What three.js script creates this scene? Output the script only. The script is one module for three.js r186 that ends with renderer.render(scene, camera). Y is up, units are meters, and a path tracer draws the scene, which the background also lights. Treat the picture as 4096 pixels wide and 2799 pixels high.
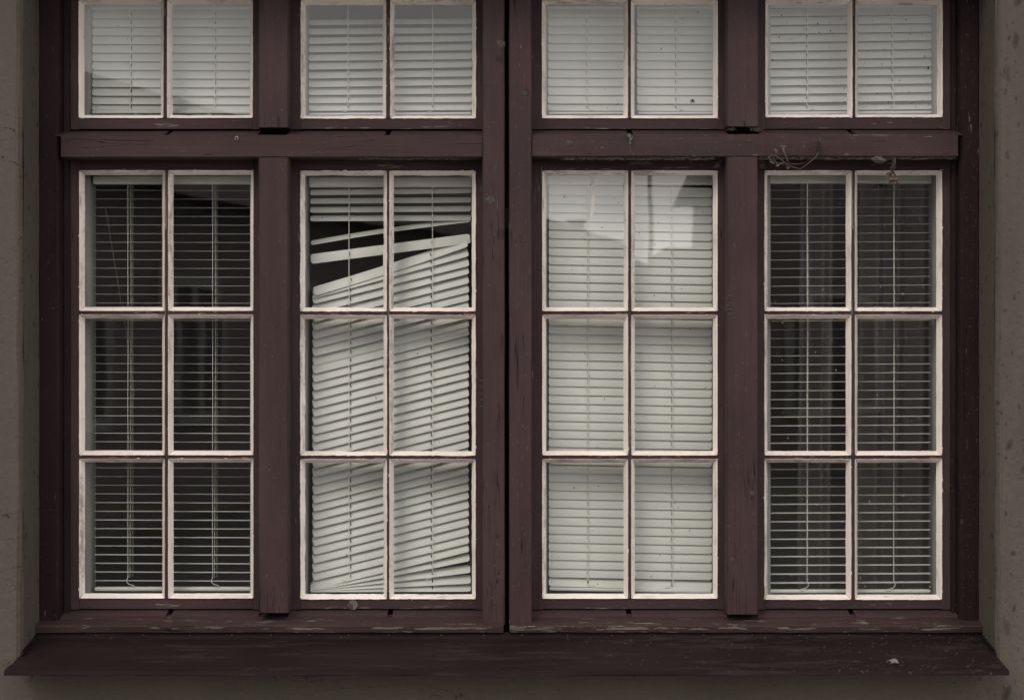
import * as THREE from 'three';
import { mergeGeometries } from 'three/addons/utils/BufferGeometryUtils.js';
import { RoundedBoxGeometry } from 'three/addons/geometries/RoundedBoxGeometry.js';

// ---------------------------------------------------------------- camera, sky, sun, exposure
const scene = new THREE.Scene();
const EYE = 1.75, FAR = 4.2, FOCAL = 7000;               // eye height (m), metres from lens to glass, focal length in photograph pixels
const DEEP = 1.615, DIST = FAR / DEEP, UNIT = FOCAL / DEEP; // the window's depths are written in units of 1.615 m and set by its groups' scale in z
const camera = new THREE.PerspectiveCamera(2 * Math.atan(1399.5 / FOCAL) * 180 / Math.PI, 1024 / 699, 0.05, 400);
camera.position.set(0, EYE, FAR);
camera.lookAt(0, EYE, 0);
camera.focus = FAR; camera.userData.fStop = 5.6;       // focused on the glass, so that what it mirrors is a little soft

const sky = (() => {                                     // even overcast, palest low over the horizon, soft cloud mottling
  const w = 256, h = 128, d = new Float32Array(w * h * 4);
  for (let j = 0; j < h; j++) for (let i = 0; i < w; i++) {
    const el = ((j + 0.5) / h - 0.5) * Math.PI, az = (i + 0.5) / w * Math.PI * 2;
    const s = Math.sin(el);
    let L = s >= 0 ? 0.60 + 0.75 * s + 1.7 * Math.exp(-((el / 0.105) ** 2)) : 0.2;
    if (s >= 0) L *= 1 + 0.05 * Math.sin(az * 3 + s * 9) * Math.sin(az * 5 - s * 14 + 1.3);
    const k = (j * w + i) * 4;
    d[k] = L * 1.0; d[k + 1] = L * 0.955; d[k + 2] = L * 0.925; d[k + 3] = 1;
  }
  const t = new THREE.DataTexture(d, w, h, THREE.RGBAFormat, THREE.FloatType);
  t.mapping = THREE.EquirectangularReflectionMapping; t.magFilter = THREE.LinearFilter; t.needsUpdate = true;
  return t;
})();
scene.background = sky; scene.environment = sky;
scene.backgroundIntensity = 1.0; scene.environmentIntensity = 1.0;

const sun = new THREE.DirectionalLight(0xfff1e2, 0.65);
sun.position.set(-3.2, 8.2, 5.8); sun.target.position.set(0, 1.75, 0);
sun.castShadow = true; sun.shadow.radius = 40; sun.shadow.mapSize.set(2048, 2048);
Object.assign(sun.shadow.camera, { left: -4, right: 4, top: 4, bottom: -4, near: 0.5, far: 40 });
scene.add(sun, sun.target);

const renderer = new THREE.WebGLRenderer({ antialias: true });
renderer.toneMapping = THREE.LinearToneMapping;
renderer.toneMappingExposure = 1.46;
renderer.shadowMap.enabled = true;
renderer.outputColorSpace = THREE.SRGBColorSpace;

// ---------------------------------------------------------------- helpers
const PX = (px, z = 0) => (px - 2048) * (DIST - z) / UNIT;                 // measured positions on the photograph -> metres at depth z
const PY = (py, z = 0) => EYE + (1399.5 - py) * (DIST - z) / UNIT;
const V = (x, y, z) => new THREE.Vector3(x, y, z);
const P = (px, py, z = 0) => V(PX(px, z), PY(py, z), z);
function rng(seed) { let a = seed >>> 0; return () => { a = (a + 0x6D2B79F5) | 0; let t = Math.imul(a ^ (a >>> 15), 1 | a); t = (t + Math.imul(t ^ (t >>> 7), 61 | t)) ^ t; return ((t ^ (t >>> 14)) >>> 0) / 4294967296; }; }
const hash = (x, y, s) => { let h = Math.imul(x | 0, 374761393) ^ Math.imul(y | 0, 668265263) ^ Math.imul(s | 0, 2147483647 ^ 0x5bd1e995); h = Math.imul(h ^ (h >>> 13), 1274126177); return ((h ^ (h >>> 16)) >>> 0) / 4294967296; };
function noise(x, y, s) {
  const xi = Math.floor(x), yi = Math.floor(y); let fx = x - xi, fy = y - yi;
  fx = fx * fx * (3 - 2 * fx); fy = fy * fy * (3 - 2 * fy);
  const a = hash(xi, yi, s), b = hash(xi + 1, yi, s), c = hash(xi, yi + 1, s), d = hash(xi + 1, yi + 1, s);
  return a + (b - a) * fx + (c - a) * fy + (a - b - c + d) * fx * fy;
}
function fbm(x, y, s, o = 4) { let v = 0, a = 0.5, n = 0; for (let i = 0; i < o; i++) { v += a * noise(x, y, s + i * 17); n += a; a *= 0.5; x *= 2.03; y *= 2.03; } return v / n; }
const smooth = (a, b, x) => { x = Math.min(1, Math.max(0, (x - a) / (b - a))); return x * x * (3 - 2 * x); };
const lerp = (a, b, t) => a + (b - a) * t;
const toS = (c) => Math.round(255 * Math.min(1, Math.max(0, c <= 0.0031308 ? 12.92 * c : 1.055 * Math.pow(c, 1 / 2.4) - 0.055)));

function textures(nx, ny, fn) {                           // fn(i, j) -> [r, g, b (linear), height 0..1]
  const c = new Uint8Array(nx * ny * 4), b = new Uint8Array(nx * ny * 4);
  for (let j = 0; j < ny; j++) for (let i = 0; i < nx; i++) {
    const [r, g, bl, h] = fn(i, j), k = (j * nx + i) * 4, hv = Math.round(255 * Math.min(1, Math.max(0, h)));
    c[k] = toS(r); c[k + 1] = toS(g); c[k + 2] = toS(bl); c[k + 3] = 255; b[k] = b[k + 1] = b[k + 2] = hv; b[k + 3] = 255;
  }
  const mk = (d, srgb) => { const t = new THREE.DataTexture(d, nx, ny, THREE.RGBAFormat); t.wrapS = t.wrapT = THREE.MirroredRepeatWrapping; t.magFilter = THREE.LinearFilter; t.minFilter = THREE.LinearMipmapLinearFilter; t.generateMipmaps = true; if (srgb) t.colorSpace = THREE.SRGBColorSpace; t.needsUpdate = true; return t; };
  return { map: mk(c, true), bumpMap: mk(b, false) };
}
const mat = (o) => new THREE.MeshStandardMaterial({ side: THREE.DoubleSide, roughness: 0.7, ...o });
const chalky = (o) => new THREE.MeshPhysicalMaterial({ side: THREE.DoubleSide, roughness: 0.7, specularIntensity: 0.35, ...o }); // old, dulled paint
const lin = (r, g, b) => new THREE.Color().setRGB(r, g, b);

const taken = {};
function numbered(name) { const n = taken[name] = (taken[name] ?? -1) + 1; return n ? `${name}_${String(n).padStart(3, '0')}` : name; }
function mesh(name, geo, m, parent) { const o = new THREE.Mesh(geo, m); o.name = parent ? name : numbered(name); o.castShadow = o.receiveShadow = true; (parent || scene).add(o); return o; }
function thing(name, label, category, at = [0, 0, 0], group, deep = DEEP) {
  const o = new THREE.Group(); o.name = numbered(name); o.position.set(...at); o.userData = { label, category }; if (group) o.userData.group = group; o.scale.z = deep; scene.add(o); return o;
}
function part(name, parent) { const o = new THREE.Group(); o.name = name; parent.add(o); return o; }
function structure(o) { o.userData.kind = 'structure'; return o; }

// A strip swept along x or y. prof: [[p, q], ...] with (p = y, q = z) for axis x and (p = x, q = z) for axis y. uv: u along, v across, in units of (uL, uW).
function sweep({ axis, a0, a1, n = 24, prof, closed = true, wob = 0, seed = 1, uL = 1, uW = 1, v0 = 0, u0 = 0, caps = true, ends }) {
  const pos = [], uv = [], idx = [], m = prof.length, segs = closed ? m : m - 1;
  const pt = (i, k) => {
    const t = i / n, [p, q] = prof[k], e = ends ? ends(p, q) : [a0, a1], a = lerp(e[0], e[1], t);
    const w1 = wob ? (noise(a * 9, k * 3.7, seed) - 0.5 + 0.5 * (noise(a * 47, k * 5.1, seed + 3) - 0.5)) * 2 * wob : 0;
    const w2 = wob ? (noise(a * 8, k * 4.3, seed + 7) - 0.5) * 2 * wob * 0.6 : 0;
    return axis === 'x' ? [a, p + w1, q + w2] : [p + w1, a, q + w2];
  };
  let s = 0;
  for (let k = 0; k < segs; k++) {
    const k2 = (k + 1) % m, d = Math.hypot(prof[k2][0] - prof[k][0], prof[k2][1] - prof[k][1]), base = pos.length / 3;
    for (let i = 0; i <= n; i++) { const A = pt(i, k), B = pt(i, k2), a = axis === 'x' ? A[0] : A[1]; pos.push(...A, ...B); uv.push(u0 + (a - a0) / uL, (s + v0) / uW, u0 + (a - a0) / uL, (s + d + v0) / uW); }
    for (let i = 0; i < n; i++) { const b = base + i * 2; idx.push(b, b + 2, b + 1, b + 1, b + 2, b + 3); }
    s += d;
  }
  if (closed && caps) for (const i of [0, n]) {
    const shape = prof.map(([p, q]) => new THREE.Vector2(p, q)), tri = THREE.ShapeUtils.triangulateShape(shape, []), base = pos.length / 3;
    for (let k = 0; k < m; k++) { pos.push(...pt(i, k)); uv.push(u0 + prof[k][1] / uL, (prof[k][0] - prof[0][0]) / uW); }
    for (const t of tri) idx.push(base + t[0], base + t[1], base + t[2]);
  }
  const g = new THREE.BufferGeometry();
  g.setAttribute('position', new THREE.Float32BufferAttribute(pos, 3)); g.setAttribute('uv', new THREE.Float32BufferAttribute(uv, 2)); g.setIndex(idx); g.computeVertexNormals();
  return g;
}
// A planed, chamfered timber. Its front face takes v = 0..1 of the texture, its length u = 0..1.
function timber({ axis, lo, hi, c0, c1, z0, z1, ch = 0.0015, wob = 0.0003, seed = 1, mir = false }) {
  const W = c1 - c0;
  const prof = [[c0, z0], [c0, z1 - ch], [c0 + ch, z1], [c1 - ch, z1], [c1, z1 - ch], [c1, z0]];
  return sweep({ axis, a0: lo, a1: hi, n: Math.max(4, Math.round((hi - lo) / 0.03)), prof, wob, seed, uL: hi - lo, uW: W, v0: -(z1 - z0) });
}
const box = (x0, x1, y0, y1, z0, z1) => { const g = new THREE.BoxGeometry(x1 - x0, y1 - y0, z1 - z0); g.translate((x0 + x1) / 2, (y0 + y1) / 2, (z0 + z1) / 2); return g; };
const tube = (pts, r, n = 24, rs = 5) => new THREE.TubeGeometry(new THREE.CatmullRomCurve3(pts), n, r, rs);

// ---------------------------------------------------------------- materials
const MAROON = [0.054, 0.0325, 0.0355], OXBLOOD = [0.019, 0.0088, 0.0108], BARE = [0.17, 0.158, 0.138];
function paintedWood(L, W, o) {                            // L along the grain, W across, both in metres
  const res = o.res || 0.0008, nx = Math.min(2048, Math.max(32, Math.round(L / res))), ny = Math.min(512, Math.max(16, Math.round(W / res))), S = o.seed, R = rng(S * 77 + 5);
  const base = o.base || MAROON, dots = new Float32Array(nx * ny), dark = new Float32Array(nx * ny);
  const splat = (arr, u, v, r, e, val) => { const i0 = Math.round(u / L * nx), j0 = Math.round(v / W * ny), ri = Math.max(1, r / L * nx * e), rj = Math.max(1, r / W * ny); for (let j = -Math.ceil(rj); j <= rj; j++) for (let i = -Math.ceil(ri); i <= ri; i++) { const x = i0 + i, y = j0 + j; if (x < 0 || y < 0 || x >= nx || y >= ny) continue; const q = (i / ri) ** 2 + (j / rj) ** 2; if (q <= 1) arr[y * nx + x] = Math.max(arr[y * nx + x], val * (1 - 0.5 * q)); } };
  for (let k = 0; k < (o.dots || 0) * L * W * 1e4; k++) splat(dots, R() * L, R() * W, 0.0004 + 0.0011 * R() ** 3, 1 + R() * 0.8, 0.15 + 0.6 * R() * R());
  for (let k = 0; k < (o.streaks || 0) * L * W * 5e3; k++) splat(dots, R() * L, R() * W, 0.0004 + 0.0006 * R() * R(), 3 + R() * 9, 0.2 + 0.6 * R() * R());
  for (const [u, v, r, e] of o.knots || []) splat(dark, u * L, v * W, r, e || 1, 1);
  return textures(nx, ny, (i, j) => {
    const u = (i + 0.5) / nx * L, v = (j + 0.5) / ny * W;
    const warp = 0.004 * (fbm(u * 5, v * 9, S + 61, 2) - 0.5);
    const g = fbm(u * 7, (v + warp) * 260, S, 3), f = noise(u * 30, (v + warp) * 900, S + 5);
    const big = fbm(u * 4.5, v * 16, S + 11, 3), mid = fbm(u * 40, v * 60, S + 13, 2);
    let t = 1 + 0.5 * (big - 0.5) + 0.24 * (g - 0.5) + 0.10 * (f - 0.5) + 0.14 * (mid - 0.5), h = 0.62 + 0.2 * (g - 0.5) + 0.06 * (f - 0.5);
    const red = 1 + 0.12 * (fbm(u * 3, v * 10, S + 23, 2) - 0.5);
    let c = [base[0] * t * red, base[1] * t, base[2] * t];
    // open grain cracks
    const end = o.endCrack ? smooth(o.endCrack, 0, o.endAt ? L - u : u) : 0;
    const ck = Math.abs(noise(u * (5 - 3 * end), (v + warp) * (210 + (o.endCrack ? 150 : 0)), S + 31) - 0.5), cm = fbm(u * 6, v * 30, S + 37, 2) + 0.55 * end + (o.cracks || 0);
    if (cm > 0.72) { const k = smooth(0.045, 0.015, ck) * smooth(0.72, 0.8, cm); c = c.map((x) => x * (1 - 0.72 * k)); h -= 0.5 * k; }
    // paint worn off to grey wood
    if (o.bare !== undefined) {
      const eb = (o.bareEdge || 0) * Math.max(smooth(0.012, 0, v), smooth(0.012, 0, W - v)) + (o.bareEnd || 0) * smooth(0.03, 0, o.endAt ? L - u : u) + (o.bareAt ? o.bareAt(u / L, v / W) : 0);
      const b = smooth(o.bare, o.bare + 0.012, 0.36 * fbm(u * 12, v * 80, S + 41, 4) + 0.42 * fbm(u * 42, (v + warp) * 330, S + 43, 3) + 0.22 * g + eb);
      if (b > 0) { const w = 0.62 + 0.75 * (g - 0.2); c = c.map((x, q) => lerp(x, BARE[q] * w, b * 0.9)); h = lerp(h, 0.32 + 0.5 * (g - 0.3), b); }
    }
    const dk = dark[j * nx + i]; if (dk > 0) { const k = dk * (0.5 + 0.5 * noise(u * 500, v * 500, S + 51)); c = c.map((x) => x * (1 - 0.55 * k)); h -= 0.25 * k * noise(u * 900, v * 900, S + 53); }
    const d = dots[j * nx + i]; if (d > 0) { c = c.map((x, q) => lerp(x, [0.24, 0.225, 0.2][q], d * 0.75)); h += 0.15 * d; }
    return [...c, h];
  });
}
const wood = (L, W, o) => chalky({ ...paintedWood(L, W, o), bumpScale: o.bump || 0.0016, roughness: o.rough || 0.62 });

function puttyTex(seed, dirt) {
  return textures(768, 64, (i, j) => {
    const u = i * 0.0008, v = j * 0.0008;
    const b = fbm(u * 14, v * 40, seed, 3), f = fbm(u * 160, v * 260, seed + 3, 3), g = fbm(u * 26, v * 190, seed + 9, 3);
    let k = 1 - 0.22 * (b - 0.5); const h = 0.5 + 0.5 * (f - 0.5) + 0.35 * (g - 0.5);
    let c = [0.85 * k, 0.77 * k, 0.715 * k];
    const d = smooth(0.56 - dirt * 0.22, 0.86 - dirt * 0.2, 0.45 * g + 0.2 * f + 0.35 * b);
    c = c.map((x, q) => lerp(x, [0.24, 0.205, 0.165][q], d * (0.35 + 0.5 * dirt)));
    if (f > 0.88) c = c.map((x) => x * 0.5);
    return [...c, h];
  });
}
const M = {};
M.putty = [11, 12, 13, 14].map((s, i) => mat({ ...puttyTex(s, [0.05, 0.2, 0.1, 0.32][i]), bumpScale: 0.0008, roughness: 0.6 }));
M.puttyDirty = [21, 22, 23, 24].map((s, i) => mat({ ...puttyTex(s, [0.35, 0.6, 0.45, 0.8][i]), bumpScale: 0.0012, roughness: 0.75 }));
const barTex = [1, 2, 3].map((s) => wood(0.6, 0.012, { seed: 300 + s, bare: 0.685, bareEdge: 0.07, dots: 0.2 }));
const railTex = [1, 2, 3, 4].map((s) => wood(0.47, 0.03, { seed: 330 + s, bare: s === 3 ? 0.655 : 0.69, bareEdge: 0.05, dots: s === 4 ? 0.6 : 0.15, streaks: 0.03 }));
const stileTex = [1, 2, 3, 4].map((s) => wood(1.1, 0.03, { seed: 360 + s, dots: s === 4 ? 0.6 : 0.15, bare: 0.74, bareEdge: 0.03 }));

// plaster: one sheet of colour for the whole facade in view (u = x, v = y in metres), with cracks on the left and sooty mould flecks on the right
const PLW = 3.0, PLH = 2.2, plasterMaps = (() => {
  const nx = 2048, ny = 1502, R = rng(4242), spot = new Float32Array(nx * ny);
  const put = (x, y, r, e, a, val) => { const cx = x / PLW * nx, cy = y / PLH * ny, q = r / PLW * nx; for (let j = -Math.ceil(q * e); j <= q * e; j++) for (let i = -Math.ceil(q); i <= q; i++) { const X = Math.round(cx + i + j * a), Y = Math.round(cy + j); if (X < 0 || Y < 0 || X >= nx || Y >= ny) continue; const w = (i / q) ** 2 + (j / q / e) ** 2; if (w < 1) spot[Y * nx + X] = Math.max(spot[Y * nx + X], val * (1 - w * 0.6) * (0.4 + 0.6 * hash(X, Y, 5))); } };
  for (let k = 0; k < 1500; k++) { const big = R() < 0.12, x = 1.5 + 1.0 + 0.6 * R(), y = R() * PLH; put(x, y, (big ? 0.004 + 0.006 * R() : 0.0015 + 0.0028 * R() * R()), 1 + R() * 1.6, (R() - 0.5) * 0.8, 0.45 + 0.5 * R()); }
  for (let k = 0; k < 260; k++) put(R() * 2.45, R() * PLH, 0.0009 + 0.0012 * R(), 1 + R(), 0, 0.3 + 0.4 * R());
  return textures(nx, ny, (i, j) => {
    const x = i / nx * PLW, y = j / ny * PLH;
    const f = fbm(x * 130, y * 130, 71, 4), g = fbm(x * 420, y * 420, 73, 2), b = fbm(x * 4, y * 3, 75, 3), st = fbm(x * 30, y * 2.5, 77, 3);
    const right = smooth(2.45, 2.6, x), k = 1 + 0.28 * (b - 0.5) + 0.16 * (f - 0.5) + 0.30 * (st - 0.5) * (0.3 + 0.7 * right);
    let c = [0.098 * k, 0.085 * k, 0.072 * k], h = 0.5 + 0.55 * (f - 0.5) + 0.3 * (g - 0.5);
    const cr = Math.abs(fbm(x * 7, y * 26 + 3, 81, 3) - 0.5), cm = noise(x * 5, y * 9, 83);
    if (cr < 0.0035 && cm > 0.62 && x < 2.4) { c = c.map((q) => q * 0.45); h -= 0.35; }
    const s = spot[j * nx + i]; if (s > 0) { c = c.map((q) => lerp(q, 0.016, s)); }
    return [...c, h];
  });
})();
M.plaster = chalky({ ...plasterMaps, bumpScale: 0.0022, roughness: 0.92 });
M.reveal = chalky({ ...textures(256, 1024, (i, j) => { const x = i / 256 * 0.25, y = j / 1024 * 2, f = fbm(x * 90, y * 60, 91, 4), b = fbm(x * 9, y * 4, 93, 3), l = fbm(x * 240, y * 8, 95, 2), k = 1 + 0.3 * (b - 0.5) + 0.14 * (f - 0.5) + 0.12 * (l - 0.5); const d = smooth(0.72, 0.8, fbm(x * 120, y * 70, 97, 3)) * 0.7; return [lerp(0.082 * k, 0.015, d), lerp(0.072 * k, 0.014, d), lerp(0.06 * k, 0.013, d), 0.5 + 0.5 * (f - 0.5) + 0.25 * (l - 0.5)]; }), bumpScale: 0.0015, roughness: 0.9 });
M.sheet = chalky({ ...textures(2048, 192, (i, j) => {       // the painted metal sill: brushed smears, worn film, pale lichen dots, more of them to the right
  const u = i / 2048 * 2.25, v = j / 192 * 0.2, g = fbm(u * 9, v * 120, 101, 3), b = fbm(u * 6, v * 22, 103, 4), f = fbm(u * 260, v * 260, 105, 2);
  let k = 1 + 0.8 * (b - 0.5) + 0.4 * (g - 0.5), c = [0.0145 * k, 0.0066 * k, 0.0080 * k], h = 0.5 + 0.15 * (g - 0.5);
  const w = smooth(0.54, 0.64, 0.45 * fbm(u * 5, v * 40, 107, 4) + 0.3 * fbm(u * 26, v * 260, 111, 3) + 0.25 * g); c = c.map((x, q) => lerp(x, [0.033, 0.027, 0.025][q], w * 0.5));
  const cell = 0.0055, cx = Math.floor(u / cell), cy = Math.floor(v / cell), px = (cx + 0.2 + 0.6 * hash(cx, cy, 7)) * cell, py = (cy + 0.2 + 0.6 * hash(cx, cy, 8)) * cell;
  const dens = 0.003 + 0.16 * smooth(0.45, 0.95, u / 2.25) * fbm(u * 7, v * 30, 109, 2), r = 0.0008 + 0.0017 * hash(cx, cy, 9);
  if (hash(cx, cy, 6) < dens && Math.hypot(u - px, v - py) < r * (0.7 + 0.6 * f)) { c = c.map((x, q) => lerp(x, [0.08, 0.076, 0.07][q], 0.7)); h += 0.2; }
  return [...c, h];
}), bumpScale: 0.0012, roughness: 0.68 });
const slatMaps = textures(512, 64, (i, j) => { const u = i / 512, v = j / 64, b = fbm(u * 6, v * 2, 121, 3), f = noise(u * 170, v * 22, 123), k = 1 + 0.05 * (b - 0.5) - (f > 0.94 ? 0.05 : 0); return [0.675 * k, 0.695 * k, 0.65 * k, 0.5]; });
M.slat = mat({ map: slatMaps.map, roughness: 0.42 });
M.rail = mat({ color: lin(0.70, 0.725, 0.69), roughness: 0.4 });
M.cord = mat({ color: lin(0.8, 0.79, 0.72), roughness: 0.85 });
M.lining = mat({ color: lin(0.36, 0.36, 0.34), roughness: 0.6 });
M.iron = mat({ color: lin(0.045, 0.042, 0.042), roughness: 0.6, metalness: 0.4 });
M.room = mat({ color: lin(0.46, 0.38, 0.41), roughness: 0.95 });
M.curtain = mat({ color: lin(0.40, 0.365, 0.37), roughness: 0.95 });
const glassBump = textures(256, 256, (i, j) => { const h = fbm(i / 256 * 3, j / 256 * 3, 131, 2); return [1, 1, 1, h]; }).bumpMap;
M.glass = new THREE.MeshPhysicalMaterial({ color: lin(0.975, 0.985, 0.98), transmission: 1, thickness: 0, roughness: 0, ior: 1.82, specularIntensity: 1, side: THREE.DoubleSide, bumpMap: glassBump, bumpScale: 0.00004 });

// ---------------------------------------------------------------- setting: ground, facade, room
const asphalt = mat({ ...textures(512, 512, (i, j) => { const f = noise(i * 0.7, j * 0.7, 141), b = fbm(i / 60, j / 60, 143, 3), k = 0.8 + 0.4 * b + 0.3 * (f - 0.5); return [0.09 * k, 0.087 * k, 0.082 * k, f]; }), bumpScale: 0.004, roughness: 0.9 });
{ const g = new THREE.PlaneGeometry(300, 300); g.rotateX(-Math.PI / 2); const uv = g.attributes.uv; for (let i = 0; i < uv.count; i++) uv.setXY(i, uv.getX(i) * 150, uv.getY(i) * 150); structure(mesh('ground', g, asphalt)); }
{ const g = box(-9, 9, 0.004, 0.12, 0.23, 1.9); structure(mesh('pavement', g, mat({ color: lin(0.34, 0.325, 0.3), roughness: 0.9 }))); }

const XL = -1.117, XR = 1.103, WALLZ = 0.14, SILLY = PY(2690, 0.2), HEADY = PY(-140, 0.05);
const facade = thing('house_wall', 'beige rough plastered house wall framing the wide maroon window', 'wall', [0, 0, 0]);
{
  const uvWorld = (g) => { const p = g.attributes.position, uv = g.attributes.uv; for (let i = 0; i < p.count; i++) uv.setXY(i, (p.getX(i) + 1.5) / PLW, (p.getY(i) - 0.7) / PLH); return g; };
  const arc = (x, s, r) => Array.from({ length: 7 }, (_, k) => { const a = k / 6 * Math.PI / 2; return [x - s * r + s * r * Math.sin(a), WALLZ - r + r * Math.cos(a)]; });
  const frontL = [[-9, WALLZ], [-1.5, WALLZ], ...arc(XL, 1, 0.013)], frontR = [[9, WALLZ], [1.5, WALLZ], ...arc(XR, -1, 0.013)];
  mesh('plaster_left', uvWorld(sweep({ axis: 'y', a0: SILLY, a1: 3.5, n: 90, prof: frontL, closed: false, wob: 0.0016, seed: 5 })), M.plaster, facade);
  mesh('plaster_right', uvWorld(sweep({ axis: 'y', a0: SILLY, a1: 3.5, n: 90, prof: frontR, closed: false, wob: 0.0016, seed: 6 })), M.plaster, facade);
  const rev = (x, s, sd) => sweep({ axis: 'y', a0: SILLY, a1: HEADY, n: 90, prof: [[x, WALLZ - 0.0125], [x + s * 0.001, 0.1], [x, 0.07], [x + s * 0.0005, 0.03], [x, -0.11]], closed: false, wob: 0.0013, seed: sd, uL: 2, uW: 0.25 });
  for (const [x, s, sd] of [[XL, 1, 5], [XR, -1, 6]]) { const g = rev(x, s, sd), uv = g.attributes.uv; for (let i = 0; i < uv.count; i++) uv.setXY(i, uv.getY(i), uv.getX(i)); mesh('reveal', g, M.reveal, facade); }
  const below = new THREE.PlaneGeometry(18, SILLY, 8, 2); below.translate(0, SILLY / 2, WALLZ); mesh('plaster_below', uvWorld(below), M.plaster, facade);
  mesh('sill_bed', box(XL - 0.1, XR + 0.1, SILLY - 0.1, SILLY - 0.004, -0.28, WALLZ - 0.004), M.reveal, facade);
  const above = new THREE.PlaneGeometry(XR - XL, 3.5 - HEADY, 2, 2); above.translate((XL + XR) / 2, (3.5 + HEADY) / 2, WALLZ); mesh('plaster_above', uvWorld(above), M.plaster, facade);
  mesh('head_soffit', box(XL, XR, HEADY, HEADY + 0.06, -0.28, WALLZ - 0.003), M.reveal, facade);
  const eave = part('eave', facade); // the roof overhang above the picture
  mesh('soffit', box(-9, 9, 3.5, 3.53, 0, 0.34), mat({ color: lin(0.12, 0.09, 0.08), roughness: 0.85 }), eave);
  mesh('fascia', box(-9, 9, 3.47, 3.66, 0.341, 0.355), mat({ color: lin(...MAROON), roughness: 0.7 }), eave);
  mesh('gutter', new THREE.CylinderGeometry(0.06, 0.06, 18, 14, 1, false).rotateZ(Math.PI / 2).scale(1, 1, 0.62).translate(0, 3.55, 0.395), M.iron, eave);
  // masonry core behind the plaster
  mesh('masonry', mergeGeometries([box(-9, XL - 0.02, 0, 3.5, -0.3, WALLZ - 0.03), box(XR + 0.02, 9, 0, 3.5, -0.3, WALLZ - 0.03), box(XL - 0.02, XR + 0.02, 0, SILLY - 0.1, -0.3, WALLZ - 0.03), box(XL - 0.02, XR + 0.02, HEADY + 0.07, 3.5, -0.3, WALLZ - 0.03)]), M.room, facade);
}
{ // the dark room behind
  const r = (n, g) => structure(mesh(n, g, M.room));
  r('room_floor', box(-4, 4, 0.3, 0.4, -4.4, -0.49)); r('room_ceiling', box(-4, 4, 2.95, 3.05, -4.4, -0.49)); r('room_back_wall', box(-4, 4, 0.4, 2.95, -4.5, -4.4));
  r('room_left_wall', box(-4.1, -4, 0.4, 2.95, -4.4, -0.49)); r('room_right_wall', box(4, 4.1, 0.4, 2.95, -4.4, -0.49));
}

// ---------------------------------------------------------------- the window: two frames of two bays, each bay an upper and a lower sash
const FZ = 0.05, SZ = 0.012, BACK = -0.10;
const winL = thing('window', 'left half of the maroon timber window, up to the dark vertical slit', 'window', [0, 0, 0]);
const winR = thing('window', 'right half of the maroon timber window, cobwebbed, right of the dark vertical slit', 'window', [0, 0, 0]);
const WINS = [winL, winR];
const rows = [[683, 1243], [1260, 1820], [1837, 2393]];
const bays = [
  { w: 0, up: [[314, 651], [668, 1009]], lo: [[316, 656.5], [672, 1011.5]], x0: 275, x1: 1036, upB: 471, dy: [-1, -1], seed: 1, lump: 1 },
  { w: 0, up: [[1203.5, 1543], [1561, 1902.6]], lo: [[1201.6, 1546], [1558, 1901.6]], x0: 1150, x1: 1934, upB: 473, dy: [1, 2], seed: 2, lump: 1.9 },
  { w: 1, up: [[2169, 2511], [2525.4, 2871]], lo: [[2170, 2511.6], [2526.7, 2870]], x0: 2122, x1: 2916, upB: 472, dy: [0, 0], seed: 3, lump: 0.8 },
  { w: 1, up: [[3063.7, 3410], [3424, 3771]], lo: [[3060, 3405.4], [3422, 3769]], x0: 3029, x1: 3808, upB: 468, dy: [0, 4], seed: 4, lump: 1.4 },
];
function puttyStrip(a, b, ia, ib, nIn, lump, seed) {      // outer corners a -> b, inner corners ia -> ib
  const n = 30, prof = 5, pos = [], uv = [], idx = [], L = a.distanceTo(b), off = hash(seed, 3, 9) * 5;
  const out = nIn.clone().negate();
  for (let i = 0; i <= n; i++) {
    const t = i / n, env = Math.min(1, 8 * t * (1 - t) + 0.15);
    const wo = (0.0004 + lump * 0.0006 * (noise(t * L * 28, 1, seed) - 0.45) + lump * 0.0005 * (noise(t * L * 190, 2, seed) - 0.5)) * env;
    const wi = lump * (0.0006 * (noise(t * L * 24, 3, seed) - 0.5) + 0.0006 * (noise(t * L * 210, 4, seed) - 0.5)) * env;
    const A = a.clone().lerp(b, t).addScaledVector(out, wo + 0.0006), B = ia.clone().lerp(ib, t).addScaledVector(nIn, wi);
    for (let k = 0; k <= prof; k++) {
      const s = k / prof, q = A.clone().lerp(B, s);
      q.z = lerp(SZ + 0.0009, 0.0006, s) + 0.0016 * Math.sin(s * Math.PI) * (0.6 + lump * 0.7 * (noise(t * L * 45, 9 + s, seed) - 0.4));
      if (k === 0) q.z = SZ - 0.0004; else if (k === 1) { q.copy(A.clone().lerp(B, 0.06)); q.z = SZ + 0.0011; }
      pos.push(q.x, q.y, q.z); uv.push(off + t * L / 0.6144, 0.05 + s * 0.28 + hash(seed, 1, 2) * 0.6);
    }
  }
  for (let i = 0; i < n; i++) for (let k = 0; k < prof; k++) { const q = i * (prof + 1) + k; idx.push(q, q + prof + 1, q + 1, q + 1, q + prof + 1, q + prof + 2); }
  const g = new THREE.BufferGeometry(); g.setAttribute('position', new THREE.Float32BufferAttribute(pos, 3)); g.setAttribute('uv', new THREE.Float32BufferAttribute(uv, 2)); g.setIndex(idx); g.computeVertexNormals(); return g;
}
const PW = 0.0089;                                        // width of the putty bevel
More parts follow.
